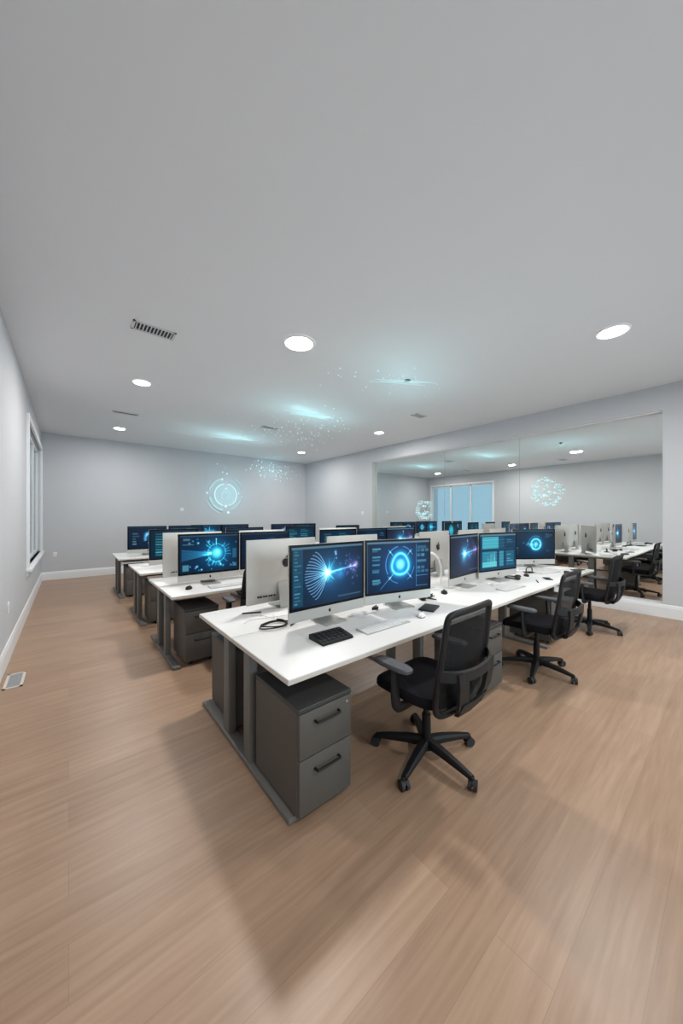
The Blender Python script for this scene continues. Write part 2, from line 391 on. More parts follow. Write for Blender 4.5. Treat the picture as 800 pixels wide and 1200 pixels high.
# monitor dimensions
MW, SH, CH, Z0 = .70, .465, .075, .045     # width, glass height, chin, gap above desk
TOPZ = Z0+CH+SH
def screen_mesh(key):
    me = bpy.data.meshes.new('screen')
    bz = .019; w = MW-2*bz; z0 = Z0+CH+bz; h = SH-2*bz
    vs = [(-w/2+w*i/(GW-1), -.0148, z0+h*j/(GH-1)) for j in range(GH) for i in range(GW)]
    fs = [(j*GW+i, j*GW+i+1, (j+1)*GW+i+1, (j+1)*GW+i) for j in range(GH-1) for i in range(GW-1)]
    me.from_pydata(vs, [], fs)
    ca = me.color_attributes.new('picture', 'FLOAT_COLOR', 'POINT')
    im = np.clip(PIX[key], 0, 255)/255; lin = np.where(im <= .04045, im/12.92, ((im+.055)/1.055)**2.4)
    ca.data.foreach_set('color', np.concatenate([lin, np.ones((GH, GW, 1))], 2).astype(np.float32).ravel())
    me.materials.append(scr_mat); return me
SCR = {k: screen_mesh(k) for k in PIX}

# ------------------------------------------------------------------ monitor prototype (faces -Y, base at desk top)
def logo_poly(s):
    pts = []
    body = [(0, .36), (.13, .42), (.28, .40), (.38, .30), (.30, .20), (.27, .05), (.31, -.08), (.41, -.15), (.34, -.30), (.22, -.44), (.10, -.45), (0, -.41), (-.10, -.45), (-.22, -.43), (-.36, -.24), (-.42, -.02), (-.40, .20), (-.30, .36), (-.15, .41)]
    return [(x*s, y*s) for x, y in body]
def leaf_poly(s): return [(x*s, y*s) for x, y in [(.0, .46), (.02, .58), (.10, .68), (.20, .73), (.20, .62), (.13, .51)]]
def make_monitor():
    root = empty('desktop_computer')
    # stand: foot plate + angled neck
    st = MB(); fp = [(-.10+.012, -.105), (.10-.012, -.105), (.10, -.093), (.10, .095), (-.10, .095), (-.10, -.093)]
    st.prism(fp, 0, .009)
    st.loft([[Vector((x, y, z)) for x, y in ((-.085, a), (.085, a), (.085, a+.012), (-.085, a+.012))] for a, z in ((.083, .004), (.080, .03), (.066, .10), (.048, .17), (.035, .215))])
    st.build('stand', M['alud'], root)
    # housing: chin + back shell bulging toward the centre
    h = MB(); nx, nz = 16, 12; z0, z1 = Z0, TOPZ; y0 = -.012
    grid = []
    for j in range(nz+1):
        row = []
        for i in range(nx+1):
            u = i/nx*2-1; v = j/nz*2-1
            k = (1-abs(u)**2.6)*(1-abs(v)**2.6)
            row.append(Vector((u*MW/2, .004+.040*k, z0+(z1-z0)*(v+1)/2)))
        grid.append(row)
    bm = h.bm; V = [[bm.verts.new(p) for p in r] for r in grid]
    for j in range(nz):
        for i in range(nx): bm.faces.new((V[j][i], V[j+1][i], V[j+1][i+1], V[j][i+1]))
    rim = [V[0][i] for i in range(nx+1)]+[V[j][nx] for j in range(1, nz+1)]+[V[nz][i] for i in range(nx-1, -1, -1)]+[V[j][0] for j in range(nz-1, 0, -1)]
    F = [bm.verts.new((v.co.x, y0, v.co.z)) for v in rim]
    for i in range(len(rim)): bm.faces.new((rim[i], rim[(i+1) % len(rim)], F[(i+1) % len(rim)], F[i]))
    bm.faces.new(F)
    h.build('housing', M['alu'], root)
    gb = MB().box((-MW/2, -.0142, Z0+CH), (MW/2, -.0118, TOPZ), .001, 1).build('glass_bezel', M['glass_black'], root)
    sc = bpy.data.objects.new('screen', SCR['burst']); C.objects.link(sc); sc.parent = root; tag(sc, 'lit blue display')
    R = Matrix.Rotation(PI/2, 4, 'X')
    lg = MB(); mt = Matrix.Translation((0, .0470, Z0+(TOPZ-Z0)*.62)) @ Matrix.Rotation(PI, 4, 'Z') @ R
    lg.prism(logo_poly(.085), -.004, .004, mt); lg.prism(leaf_poly(.085), -.004, .004, mt)
    mt2 = Matrix.Translation((0, -.0126, Z0+CH*.5)) @ R
    lg2 = MB(); lg2.prism(logo_poly(.026), -.001, .001, mt2); lg2.prism(leaf_poly(.026), -.001, .001, mt2)
    tag(lg.build('logo_mark', M['logo'], root, smooth=False), 'dark fruit-shaped emblem on the back')
    tag(lg2.build('logo_mark', M['logo'], root, smooth=False), 'small dark emblem on the chin')
    pt = MB()
    for i in range(7): pt.box((.10+i*.025, .010, Z0+.055), (.10+i*.025+(.016 if i % 2 else .011), .030, Z0+.066))
    pt.build('port_row', M['black'], root, smooth=False)
    return root
mon0 = make_monitor(); first = [True]
def monitor(x, y, z, rz, pic, label, group):
    if first[0]: r = mon0; first[0] = False
    else: r = copy_tree(mon0)
    r.location = (x, y, z); r.rotation_euler = (0, 0, rz)
    for ch in r.children:
        if ch.name.split('.')[0] == 'screen': ch.data = SCR[pic]
    return tag(r, label, 'computer', group)

# ------------------------------------------------------------------ bench desks
DT = .735
def bench(x0, x1, ya, yb, label):
    ym = ya+(yb-ya)*.515; root = empty('bench_desk', ((x0+x1)/2, (ya+yb)/2, 0)); ox, oy = root.location.x, root.location.y
    def B(mb): mb.bm.transform(Matrix.Translation((-ox, -oy, 0))); return mb
    for y0, y1 in ((ya, ym-.004), (ym+.004, yb)):
        d = B(MB().box((x0, y0, DT-.030), (x1, y1, DT), .004, 2)).build('desktop', M['desk'], root)
        e = MB(); e.box((x0-.0012, y0+.003, DT-.027), (x0+.001, y1-.003, DT-.006)); e.box((x1-.001, y0+.003, DT-.027), (x1+.0012, y1-.003, DT-.006))
        if y0 == ya: e.box((x0+.003, y0-.0012, DT-.027), (x1-.003, y0+.001, DT-.006))
        else: e.box((x0+.003, y1-.001, DT-.027), (x1-.003, y1+.0012, DT-.006))
        B(e).build('edge_band', M['edge'], d, smooth=False)
    L_ = x1-x0
    for k, fx in enumerate((x0+.055, x0+L_/3, x0+2*L_/3, x1-.055)):
        top = MB(); top.box((fx-.03, ya+.09, DT-.058), (fx+.03, yb-.09, DT-.031), .003, 1)
        lf = B(top).build('leg_frame', M['steel'], root)
        fb = MB(); fb.box((fx-.036, ya+.03, .0), (fx+.036, yb-.02, .032), .006, 2); B(fb).build('foot_bar', M['steel'], lf)
        for py in (ym-.17, ym+.17):
            B(MB().box((fx-.026, py-.045, .028), (fx+.026, py+.045, DT-.05), .005, 2)).build('post', M['steel'], lf)
    tr = MB()
    for a, bq in ((x0+.12, x0+L_/3-.05), (x0+L_/3+.05, x0+2*L_/3-.05), (x0+2*L_/3+.05, x1-.12)):
        tr.box((a, ym-.11, DT-.125), (bq, ym+.11, DT-.12)); tr.box((a, ym-.11, DT-.125), (bq, ym-.105, DT-.055)); tr.box((a, ym+.105, DT-.125), (bq, ym+.11, DT-.055))
        for q in (a+.05, bq-.07): tr.box((q, ym-.105, DT-.06), (q+.02, ym+.105, DT-.029))
    B(tr).build('cable_tray', M['steel'], root, smooth=False)
    return tag(root, label, 'desk', 'white bench desks in rows')
R1, R2, R3, R4 = (.81, 5.95, 1.38, 2.78), (.77, 5.92, 3.52, 4.74), (.75, 5.90, 5.22, 6.38), (.70, 5.85, 7.25, 8.48)
bench(*R1, 'long white bench desk nearest the camera, black keypad near its left end')
bench(*R2, 'white bench desk just behind the nearest one, round black mouse at its left end')
bench(*R3, 'white bench desk second from the back wall, its left end half hidden')
bench(*R4, 'white bench desk closest to the back wall, farthest in the room')

# ------------------------------------------------------------------ drawer pedestals
def make_ped():
    root = empty('drawer_pedestal'); W, D, H, g = .335, .48, .575, .036
    MB().box((-W/2, -D/2+.02, g), (W/2, D/2, H-.022), .003, 1).build('body', M['ped'], root)
    MB().box((-W/2-.001, -D/2, H-.022), (W/2+.001, D/2+.001, H), .003, 1).build('lid', M['pedtop'], root)
    for z0, z1 in ((.325, H-.026), (g+.01, .320)):
        d = MB().box((-W/2+.003, -D/2, z0), (W/2-.003, -D/2+.021, z1), .003, 2).build('drawer', M['ped'], root)
        h = MB(); zc = z1-.055 if z0 > .2 else z1-.065
        h.tube(smooth_pts([(-.075, -D/2+.002, zc), (-.073, -D/2-.02, zc), (-.06, -D/2-.026, zc), (.06, -D/2-.026, zc), (.073, -D/2-.02, zc), (.075, -D/2+.002, zc)], 3), .0065, 8)
        h.build('handle', M['black'], d)
    MB().cyl((W/2-.035, -D/2+.004, H-.055), (W/2-.035, -D/2-.005, H-.055), .008).build('lock', M['chrome'], root)
    for sx in (-1, 1):
        for sy in (-1, 1):
            c = MB(); x, y = sx*(W/2-.065), sy*(D/2-.06)
            c.cyl((x-.011, y, .018), (x+.011, y, .018), .018, n=14); c.box((x-.013, y-.012, .02), (x+.013, y+.012, g+.001)); c.build('caster', M['black'], root)
    return root
ped0 = make_ped(); pf = [True]
def ped(x, y, rz, label):
    if pf[0]: r = ped0; pf[0] = False
    else: r = copy_tree(ped0)
    r.location = (x, y, 0); r.rotation_euler = (0, 0, rz)
    return tag(r, label, 'drawer unit', 'grey drawer pedestals under the desks')
ped(1.028, 1.605, 0, 'grey pedestal under the near left corner of the nearest desk, closest to camera')
ped(1.063, 2.505, PI, 'grey pedestal under the rear left corner of the nearest desk, drawers turned away')
ped(2.815, 1.60, 0, 'grey two-drawer pedestal between the two front chairs at the nearest desk')
ped(1.07, 3.80, 0, 'grey two-drawer pedestal under the left end of the second bench desk')
ped(1.05, 5.50, 0, 'grey pedestal under the left end of the desk second from the back wall')
ped(1.00, 7.54, 0, 'grey pedestal under the left end of the desk closest to the back wall')
ped(4.53, 1.66, 0, 'grey pedestal deep in shade behind the middle chair of the nearest desk')

# ------------------------------------------------------------------ office chair (faces +Y)
def make_chair():
    root = empty('office_chair')
    b = MB(); b.cyl((0, 0, .060), (0, 0, .125), .048, .036, 20)
    for k in range(5):
        a = 2*PI*k/5+.86; c, s = math.cos(a), math.sin(a)
        P = [Vector((c*r, s*r, z)) for r, z in ((.02, .098), (.12, .094), (.24, .080), (.325, .066))]
        pr = Vector((-s, c, 0)); ws = (.032, .028, .022, .016); hs = (.026, .022, .017, .012)
        b.loft([[p+pr*w*x+Vector((0, 0, h*z)) for x, z in ((-1, -.8), (1, -.8), (1, .4), (.6, 1), (-.6, 1), (-1, .4))] for p, w, h in zip(P, ws, hs)])
    base = b.build('base', M['black'], root)
    for k in range(5):
        a = 2*PI*k/5+.86; c, s = math.cos(a), math.sin(a); p = Vector((c*.325, s*.325, 0)); q = a+.6+k; t = Vector((math.cos(q), math.sin(q), 0))
        w = MB()
        for sg in (-1, 1): w.cyl(p+t*sg*.006+Vector((0, 0, .029)), p+t*sg*.024+Vector((0, 0, .029)), .029, n=16)
        w.cyl(p+Vector((0, 0, .03)), p+Vector((0, 0, .07)), .010, n=10); w.sph(p+Vector((0, 0, .040)), .022, (1, 1, .8), 10)
        w.build('caster', M['black2'], base)
    g = MB(); g.cyl((0, 0, .10), (0, 0, .27), .029, .027, 20); g.cyl((0, 0, .26), (0, 0, .405), .019, n=16); g.build('gas_column', M['black'], root)
    mc = MB(); mc.box((-.09, -.13, .395), (.09, .12, .435), .012, 2); mc.box((-.11, .02, .41), (.11, .10, .43), .006)
    mc.tube([(.08, .02, .41), (.20, .03, .405), (.26, .03, .40)], .007); mc.box((-.05, -.27, .39), (.05, -.10, .43), .012, 2)
    mc.build('tilt_mechanism', M['black'], root)
    # seat: superellipse cushion with waterfall front
    s = MB(); n = 36; rings = []
    for z, k in ((.432, .90), (.438, .97), (.455, 1.0), (.480, 1.0), (.497, .97), (.506, .90), (.508, .6), (.506, .2)):
        r = []
        for i in range(n):
            a = 2*PI*i/n; ca, sa = math.cos(a), math.sin(a); e = 2/4.2
            x = .255*k*math.copysign(abs(ca)**e, ca); y = .02+.245*k*math.copysign(abs(sa)**e, sa)
            dz = -.030*max(0, (y-.14)/.12)**2 if y > .14 else 0
            r.append(Vector((x, y, z+dz+.012*(x/.25)**2)))
        rings.append(r)
    s.loft(rings); s.build('seat', M['fabric'], root)
    # back frame: closed loop of side uprights and top rail
    def bp(u, z):   # point of the back surface: u in -1..1
        z = .42+(z-.42)*1.025; t = (z-.42)/.56; y = -.235-.02*math.sin(t*PI)*1.4-.105*t*t*.75-.01*t; hw = .225+.028*math.sin(min(1, t*1.25)*PI*.75)-.012*t
        return Vector((u*hw, y+(.030*(abs(u)**2)), z))
    loop = [bp(-.80, .425), bp(-.97, .47), bp(-1, .56), bp(-1, .68), bp(-1, .80), bp(-1, .90), bp(-.98, .955), bp(-.90, .982), bp(-.55, .992), bp(0, .995), bp(.55, .992), bp(.90, .982), bp(.98, .955), bp(1, .90), bp(1, .80), bp(1, .68), bp(1, .56), bp(.97, .47), bp(.80, .425), bp(.4, .418), bp(0, .416), bp(-.4, .418)]
    fr = MB(); fr.tube(smooth_pts(loop, 4, True), .0165, 10, True, sx=1.0, sy=1.25); fr.build('back_frame', M['black'], root)
    nt_ = MB(); bm = nt_.bm; nu, nz = 12, 16
    G = [[bm.verts.new(bp(-.97+1.94*i/nu, .43+(.985-.43)*j/nz)) for i in range(nu+1)] for j in range(nz+1)]
    for j in range(nz):
        for i in range(nu): bm.faces.new((G[j][i], G[j][i+1], G[j+1][i+1], G[j+1][i]))
    nt_.build('mesh_back', M['net'], root)
    # lumbar band wrapping behind the frame
    lb = MB(); A = []
    for i in range(17):
        u = -1.06+2.12*i/16; p = bp(u, .655); off = -.058*(1-(abs(u)/1.06)**4)-.008
        zc = .665+.012*u*u
        A.append([Vector((p.x, p.y+off+dy, zc+dz)) for dy, dz in ((0, -.034), (-.012, -.026), (-.012, .026), (0, .034), (.008, .026), (.008, -.026))])
    lb.loft(A); lb.build('lumbar_support', M['dark'], root)
    # spine bracket: two tapering blades from the band down to the mechanism
    sp = MB()
    for sg in (-1, 1):
        sp.loft([[Vector((sg*(x-w), y-.012, z)), Vector((sg*(x+w), y-.006, z)), Vector((sg*(x+w), y+.010, z)), Vector((sg*(x-w), y+.010, z))] for x, w, y, z in ((.150, .045, -.335, .69), (.145, .043, -.335, .62), (.13, .045, -.325, .54), (.095, .05, -.300, .46), (.055, .05, -.265, .41))])
    sp.loft([[Vector((x, -.318-.012, z)), Vector((x, -.318+.008, z)), Vector((x, -.285+.008, z-.075)), Vector((x, -.285-.012, z-.075))] for x, z in ((-.13, .505), (0, .495), (.13, .505))])
    sp.build('back_bracket', M['dark'], root)
    for sg in (-1, 1):
        p = MB()
        path = [(sg*.10, -.01, .415), (sg*.24, -.01, .412), (sg*.292, -.005, .425), (sg*.300, 0, .48), (sg*.300, .005, .56), (sg*.298, .01, .648)]
        p.tube(smooth_pts(path, 4), .02, 10, sx=.75, sy=1.5)
        arm = p.build('armrest', M['black'], root)
        d = MB(); n = 20
        rr = []
        for z, k in ((.644, .88), (.650, 1), (.664, 1), (.672, .90), (.673, .5)):
            rr.append([Vector((sg*.298+.044*k*math.copysign(abs(math.cos(2*PI*i/n))**.55, math.cos(2*PI*i/n)), .02+.130*k*math.copysign(abs(math.sin(2*PI*i/n))**.55, math.sin(2*PI*i/n)), z)) for i in range(n)])
        d.loft(rr); tag(d.build('arm_pad', M['armtop'], arm), 'grey arm pad')
    return root
ch0 = make_chair(); cf = [True]
def chair(x, y, rz, label):
    if cf[0]: r = ch0; cf[0] = False
    else: r = copy_tree(ch0)
    r.location = (x, y, 0); r.rotation_euler = (0, 0, rz)
    return tag(r, label, 'chair', 'black mesh office chairs')
chair(1.75, 1.275, math.radians(1), 'black mesh swivel chair nearest the camera, at the front desk')
chair(3.56, 1.29, math.radians(0), 'black mesh swivel chair just right of a grey pedestal at the front desk')
chair(5.43, 1.31, math.radians(0), 'black mesh swivel chair at the right end of the front desk, before the mirror')
chair(1.58, 3.36, math.radians(-4), 'black swivel chair at the second desk, mostly hidden by a silver computer back')

# ------------------------------------------------------------------ computers on the desks
g1, g1b = 'computers along the front side of the nearest desk', 'computers along the rear side of the nearest desk'
monitor(1.51, 1.98, DT, math.radians(0), 'burst', 'silver desktop computer showing white curved lines bursting into a pink flare', g1)
monitor(2.23, 1.915, DT, math.radians(-13), 'shield', 'silver desktop computer showing a large glowing cyan shield ring between side panels', g1)
monitor(3.43, 1.99, DT, math.radians(4), 'burst_grey', 'silver desktop computer with a cyan burst on slate grey, right of the white lamp', g1)
monitor(4.06, 1.91, DT, math.radians(-11), 'panes', 'silver desktop computer showing bright teal window panes on the front desk', g1)
monitor(5.56, 2.06, DT, math.radians(-34), 'eye', 'silver desktop computer showing a glowing ring, at the front desk right end', g1)
monitor(1.475, 2.60, DT, PI+math.radians(2), 'core', 'large silver computer back half hidden by the screen of curved lines', g1b)
monitor(2.31, 2.60, DT, PI, 'text', 'silver computer back peeking over the two nearest screens', g1b)
monitor(3.76, 2.60, DT, PI+math.radians(3), 'arch', 'silver computer back beside the white curved lamp, dark emblem in full view', g1b)
monitor(4.66, 2.58, DT, PI, 'text', 'silver computer back peeking over the slate grey burst screen', g1b)
monitor(5.46, 2.56, DT, PI+math.radians(6), 'eye', 'silver computer back peeking over the teal window pane screen, near the mirror', g1b)
g2, g2b = 'computers along the front side of the second desk', 'computers along the rear side of the second desk'
monitor(1.28, 3.98, DT, 0, 'core', 'silver desktop computer showing a bright cyan core and beam on the second desk', g2)
monitor(1.99, 3.98, DT, 0, 'arch', 'dark blue screen on the second desk, cut off by the large silver back', g2)
monitor(3.22, 3.98, DT, math.radians(-4), 'text', 'teal text screen on the second desk, seen above the curved line screen', g2)
monitor(3.95, 3.98, DT, 0, 'eye_low', 'dim ring screen on the second desk, seen just left of the shield screen top', g2)
monitor(4.66, 3.96, DT, math.radians(-6), 'burst_grey', 'dim slate burst screen at the right part of the second desk', g2)
monitor(1.22, 4.42, DT, PI, 'text', 'silver computer back on the second desk, left of the bright cyan core screen', g2b)
monitor(2.18, 4.45, DT, PI, 'arch', 'silver computer back on the second desk, behind the dark blue screen', g2b)
monitor(3.60, 4.45, DT, PI-math.radians(14), 'text', 'silver computer back on the second desk, left of the back corner of the room', g2b)
monitor(5.05, 4.45, DT, PI, 'text', 'silver computer back at the right part of the second desk, near the mirror', g2b)
g3, g4 = 'computers on the desk second from the back wall', 'computers on the desk closest to the back wall'
monitor(1.28, 5.68, DT, 0, 'text', 'teal text block screen at the left end of the desk second from the back', g3)
monitor(2.45, 5.70, DT, 0, 'arch', 'sliver of blue screen between two silver backs, desk second from the back', g3)
monitor(3.62, 5.70, DT, 0, 'text', 'dim teal screen above a silver back, on the desk second from the back', g3)
monitor(4.9, 5.72, DT, 0, 'fprint', 'blue oval print screen on the desk second from the back wall', g3)
monitor(1.24, 7.72, DT, 0, 'arch', 'pale arch on navy screen at the left end of the farthest desk', g4)
monitor(1.98, 7.75, DT, 0, 'text', 'teal text screen next to the pale arch screen on the farthest desk', g4)
monitor(2.52, 8.1, DT, 0, 'core', 'computer on the farthest desk under the ring hologram, left of its pair', g4)
monitor(3.22, 8.1, DT, 0, 'eye_low', 'computer on the farthest desk under the ring hologram, right of its pair', g4)
monitor(4.38, 7.75, DT, 0, 'arch', 'computer on the farthest desk, left one of two by the back right corner', g4)
monitor(5.08, 7.75, DT, 0, 'text', 'computer on the farthest desk, right one of two by the back right corner', g4)

# ------------------------------------------------------------------ things on the desks
def keyboard(x, y, rz, label):
    r = empty('keyboard', (x, y, DT), rz)
    b = MB(); b.loft([[Vector((-.215, yy, z)) for yy, z in ((-.06, 0), (.06, 0), (.06, .013), (-.06, .006))], [Vector((.215, yy, z)) for yy, z in ((-.06, 0), (.06, 0), (.06, .013), (-.06, .006))]])
    b.build('case', M['alu'], r, smooth=False)
    k = MB()
    for j in range(6):
        for i in range(15 if j else 8):
            w = .0265
            if j == 0:
                xs = [-.208+.0278*i for i in range(3)]+[-.124, .020, .048, .076, .104]
                x0 = xs[i]; w = .14 if i == 3 else .025
            else: x0 = -.208+.0278*i
            yy = -.054+.0183*j; zz = .006+.007*(yy+.06)/.12
            k.box((x0, yy, zz-.001), (x0+w-.003, yy+.0150, zz+.003))
    k.build('keys', M['key'], r, smooth=False)
    return tag(r, label, 'keyboard', 'keyboards on the desks')
keyboard(1.735, 1.625, math.radians(-1), 'slim white keyboard on the near desk, in front of the closest chair')
keyboard(3.72, 1.60, math.radians(-3), 'slim white keyboard on the near desk, in front of the teal pane screen')
keyboard(1.40, 3.70, math.radians(0), 'slim white keyboard on the second desk under the bright cyan core screen')
keyboard(5.15, 1.72, math.radians(-10), 'slim white keyboard near the right end of the front desk')
def mouse(x, y, rz, top, label, z=DT):
    r = empty('computer_mouse', (x, y, z), rz)
    def shell(z0, z1, k):
        mb = MB(); n = 24; rr = []
        for q in range(7):
            f = q/6; s = math.sqrt(max(0, 1-f**2.2))*.999+.001; rr.append([Vector((.032*k*s*math.cos(2*PI*i/n), .056*k*s*math.sin(2*PI*i/n), z0+(z1-z0)*f*(1-.12*math.sin(2*PI*i/n)))) for i in range(n)])
        mb.loft(rr); return mb
    shell(.006, .034, 1.).build('shell', top, r)
    b = MB(); b.cyl((0, 0, 0), (0, 0, .009), .5, n=24); b.bm.transform(Matrix.Diagonal((.062, .108, 1, 1))); b.build('underside', M['black'], r)
    MB().box((-.003, .025, .024), (.003, .042, .034), .001, 1).build('wheel', M['dark'], r)
    return tag(r, label, 'mouse', 'computer mice on the desks')
mouse(2.13, 1.60, math.radians(-60), M['white'], 'white computer mouse with black underside, right of the closest keyboard')
mouse(2.95, 1.93, math.radians(-50), M['black'], 'black computer mouse by the foot of the white curved lamp')
mouse(1.00, 3.80, math.radians(-30), M['black'], 'round black mouse at the left end of the second desk')
mouse(1.70, 3.72, math.radians(-70), M['black'], 'black mouse on the second desk, right of the bright cyan core screen')
mouse(4.63, 1.80, math.radians(-60), M['black'], 'black mouse on the front desk, left of the black wire loop')
mouse(1.34, 6.0, math.radians(-80), M['black'], 'dark mouse on the desk second from the back, behind its text screen')
mouse(1.42, 7.55, math.radians(-80), M['black'], 'dark mouse on the farthest desk below the pale arch screen')

# black number pad / desk phone close to the left end
r = empty('keypad', (1.30, 1.675, DT), math.radians(-2))
mb = MB(); mb.loft([[Vector((x, y, z)) for y, z in ((-.075, 0), (.085, 0), (.085, .030), (.06, .034), (-.065, .018), (-.075, .012))] for x in (-.118, .118)])
mb.build('case', M['black'], r)
for i in range(6):
    for j in range(4):
        zz = .018+.016*(-.058+.033*j+.065)/.125
        q = MB().box((-.105+.036*i, -.058+.031*j, zz-.002), (-.105+.036*i+.029, -.058+.031*j+.024, zz+.007), .003, 1).build('key', M['dark'], r)
tag(r, 'chunky black keypad with raised keys in front of the nearest screen', 'keypad')

def slab(name, x, y, w, d, h, rz, m, label, cat, group=None, bev=.003, z=DT):
    o = MB().box((-w/2, -d/2, 0), (w/2, d/2, h), min(bev, h*.45), 2).build(name, m, None); o.location = (x, y, z); o.rotation_euler = (0, 0, rz)
    return tag(o, label, cat, group)
slab('leather_wallet', 2.36, 1.69, .13, .20, .016, math.radians(-70), M['black2'], 'flat black pouch lying on the front desk behind the closest chair back', 'wallet', bev=.007)
slab('smartphone', 4.62, 1.545, .075, .15, .009, math.radians(-55), M['glass_black'], 'black smartphone near the front edge of the desk, by the middle chair', 'phone')
slab('pen', 4.33, 1.56, .011, .15, .010, math.radians(-62), M['dark'], 'dark pen lying left of the black smartphone', 'pen')
slab('pen', 1.14, 2.52, .011, .15, .010, math.radians(68), M['dark'], 'dark pen lying on the rear half of the nearest desk at its left end', 'pen')
def papers(x, y, n, rz, label):
    r = empty('paper_stack', (x, y, DT), rz)
    q = random.Random(int(x*100))
    for i in range(n):
        a = q.uniform(-.12, .12)
        MB().box((-.105, -.148, i*.0045), (.105, .148, i*.0045+.004), mtx=Matrix.Rotation(a, 4, 'Z')).build('sheet', M['paper'], r, smooth=False)
    return tag(r, label, 'paper')
papers(5.62, 1.74, 4, math.radians(70), 'small stack of white paper at the right end of the front desk')
papers(1.02, 6.05, 2, math.radians(80), 'white sheets on the left end of the desk second from the back')
papers(1.33, 2.40, 1, math.radians(75), 'single white sheet on the rear half of the nearest desk')
papers(2.9, 1.72, 1, math.radians(10), 'single white sheet behind the closest chair back on the front desk')
slab('glasses_case', 5.25, 1.52, .07, .17, .03, math.radians(-70), M['black2'], 'black oblong case near the right end of the front desk', 'case', bev=.012)
slab('black_folder', 5.72, 1.52, .20, .09, .012, math.radians(-15), M['black2'], 'black folder in front of the paper stack at the right end', 'folder')

def cable(pts, r, m, name, label, n=6, closed=False):
    o = MB().tube(smooth_pts(pts, n, closed), r, 8, closed).build(name, m); return tag(o, label, 'cable')
# coil of black cable on the seam
z = DT+.006
cable([(1.125+.098*math.cos(a)*(1+.10*math.sin(.45*a)), 2.12+.070*math.sin(a+.15*math.sin(a*.5)), z+.0012*a+.004*math.sin(a*2)) for a in np.linspace(0, 4.3*PI, 46)]+[(1.24, 2.17, z), (1.29, 2.10, z), (1.22, 2.05, z)], .0046, M['black'], 'cable_coil', 'coil of black cable on the desk seam left of the nearest screen', 3)
cable([(1.17, 2.20, z), (1.22, 2.28, z), (1.25, 2.36, z), (1.29, 2.42, z), (1.33, 2.40, z)], .004, M['white'], 'power_cable', 'white cable running from the black coil toward the leftmost computer back')
cable([(.98, 2.30, z), (1.06, 2.36, z), (1.18, 2.33, z), (1.16, 2.42, z), (1.10, 2.46, z)], .0035, M['white'], 'charging_cable', 'thin white cable lying on the rear half of the nearest desk')
def tangle(cx, cy, seed, label, m, n=9, s=.10):
    q = random.Random(seed); pts = [(cx+q.uniform(-s, s)*1.5, cy+q.uniform(-s, s)*.7, DT+.005+q.uniform(0, .018)) for _ in range(n)]
    return cable(pts, .0045, m, 'cable_tangle', label, 6)
tangle(1.83, 1.90, 3, 'white cable tangle between the two nearest screens', M['white'], 11)
tangle(2.62, 1.86, 5, 'loose black cable right of the shield screen stand', M['black'], 7, .07)
tangle(2.96, 2.20, 8, 'white cables bunched under the white curved lamp', M['white'], 10, .09)
tangle(3.78, 1.78, 11, 'white cable tangle below the slate grey burst screen', M['white'], 9, .08)
tangle(4.95, 2.02, 13, 'white cable tangle left of the eye-like ring screen', M['white'], 8, .08)
def adapter(x, y, rz, label):
    r = empty('plug_adapter', (x, y, DT), rz)
    MB().box((-.03, -.022, 0), (.03, .022, .026), .006, 2).build('body', M['black'], r)
    MB().tube(smooth_pts([(.03, 0, .012), (.06, .005, .008), (.09, .03, .005), (.13, .025, .005)], 4), .004, 8).build('lead', M['black'], r)
    return tag(r, label, 'adapter', 'small black adapters on the front desk')
adapter(1.98, 1.955, .5, 'small black adapter between the two nearest screens')
adapter(2.55, 1.90, 1.0, 'small black adapter in front of the shield screen, left one')
adapter(2.70, 1.93, .2, 'small black adapter in front of the shield screen, right one')
# headset ring on the desk
r = empty('headset', (4.32, 1.84, DT), math.radians(20))
MB().tube(smooth_pts([(-.085, -.02, .014), (-.075, .05, .014), (0, .085, .014), (.075, .05, .014), (.085, -.02, .014)], 6), .008, 8, sx=1.4).build('headband', M['black'], r)
for sx in (-1, 1): MB().sph((sx*.082, -.055, .020), .034, (.7, 1.1, .6)).build('ear_cushion', M['black2'], r)
tag(r, 'black headset lying in front of the teal pane screen', 'headset')
# black wire loop stand
r = empty('wire_stand', (4.93, 1.88, DT), math.radians(-20))
MB().box((-.06, -.045, 0), (.06, .045, .012), .005, 2).build('base', M['black'], r)
MB().tube(smooth_pts([(-.055, 0, .01), (-.052, 0, .055), (-.03, 0, .075), (.03, 0, .075), (.052, 0, .055), (.055, 0, .01)], 4), .007, 8).build('loop', M['black'], r)
tag(r, 'small black wire loop stand on the front desk, left of the ring screen', 'stand')
# white curved gooseneck lamp
r = empty('gooseneck_lamp', (3.13, 2.11, DT), math.radians(-40))
MB().cyl((0, 0, 0), (0, 0, .014), .055, .050, 24).build('lamp_base', M['white'], r)
MB().tube(smooth_pts([(.0, 0, .01), (.015, 0, .10), (.02, 0, .22), (-.005, 0, .31), (-.055, 0, .37), (-.10, 0, .385)], 6), .012, 10).build('neck', M['white'], r)
MB().sph((-.115, 0, .383), .022, (1.5, .9, .7)).build('lamp_head', M['white'], r)
tag(r, 'white curved gooseneck lamp standing before a silver computer back', 'lamp')
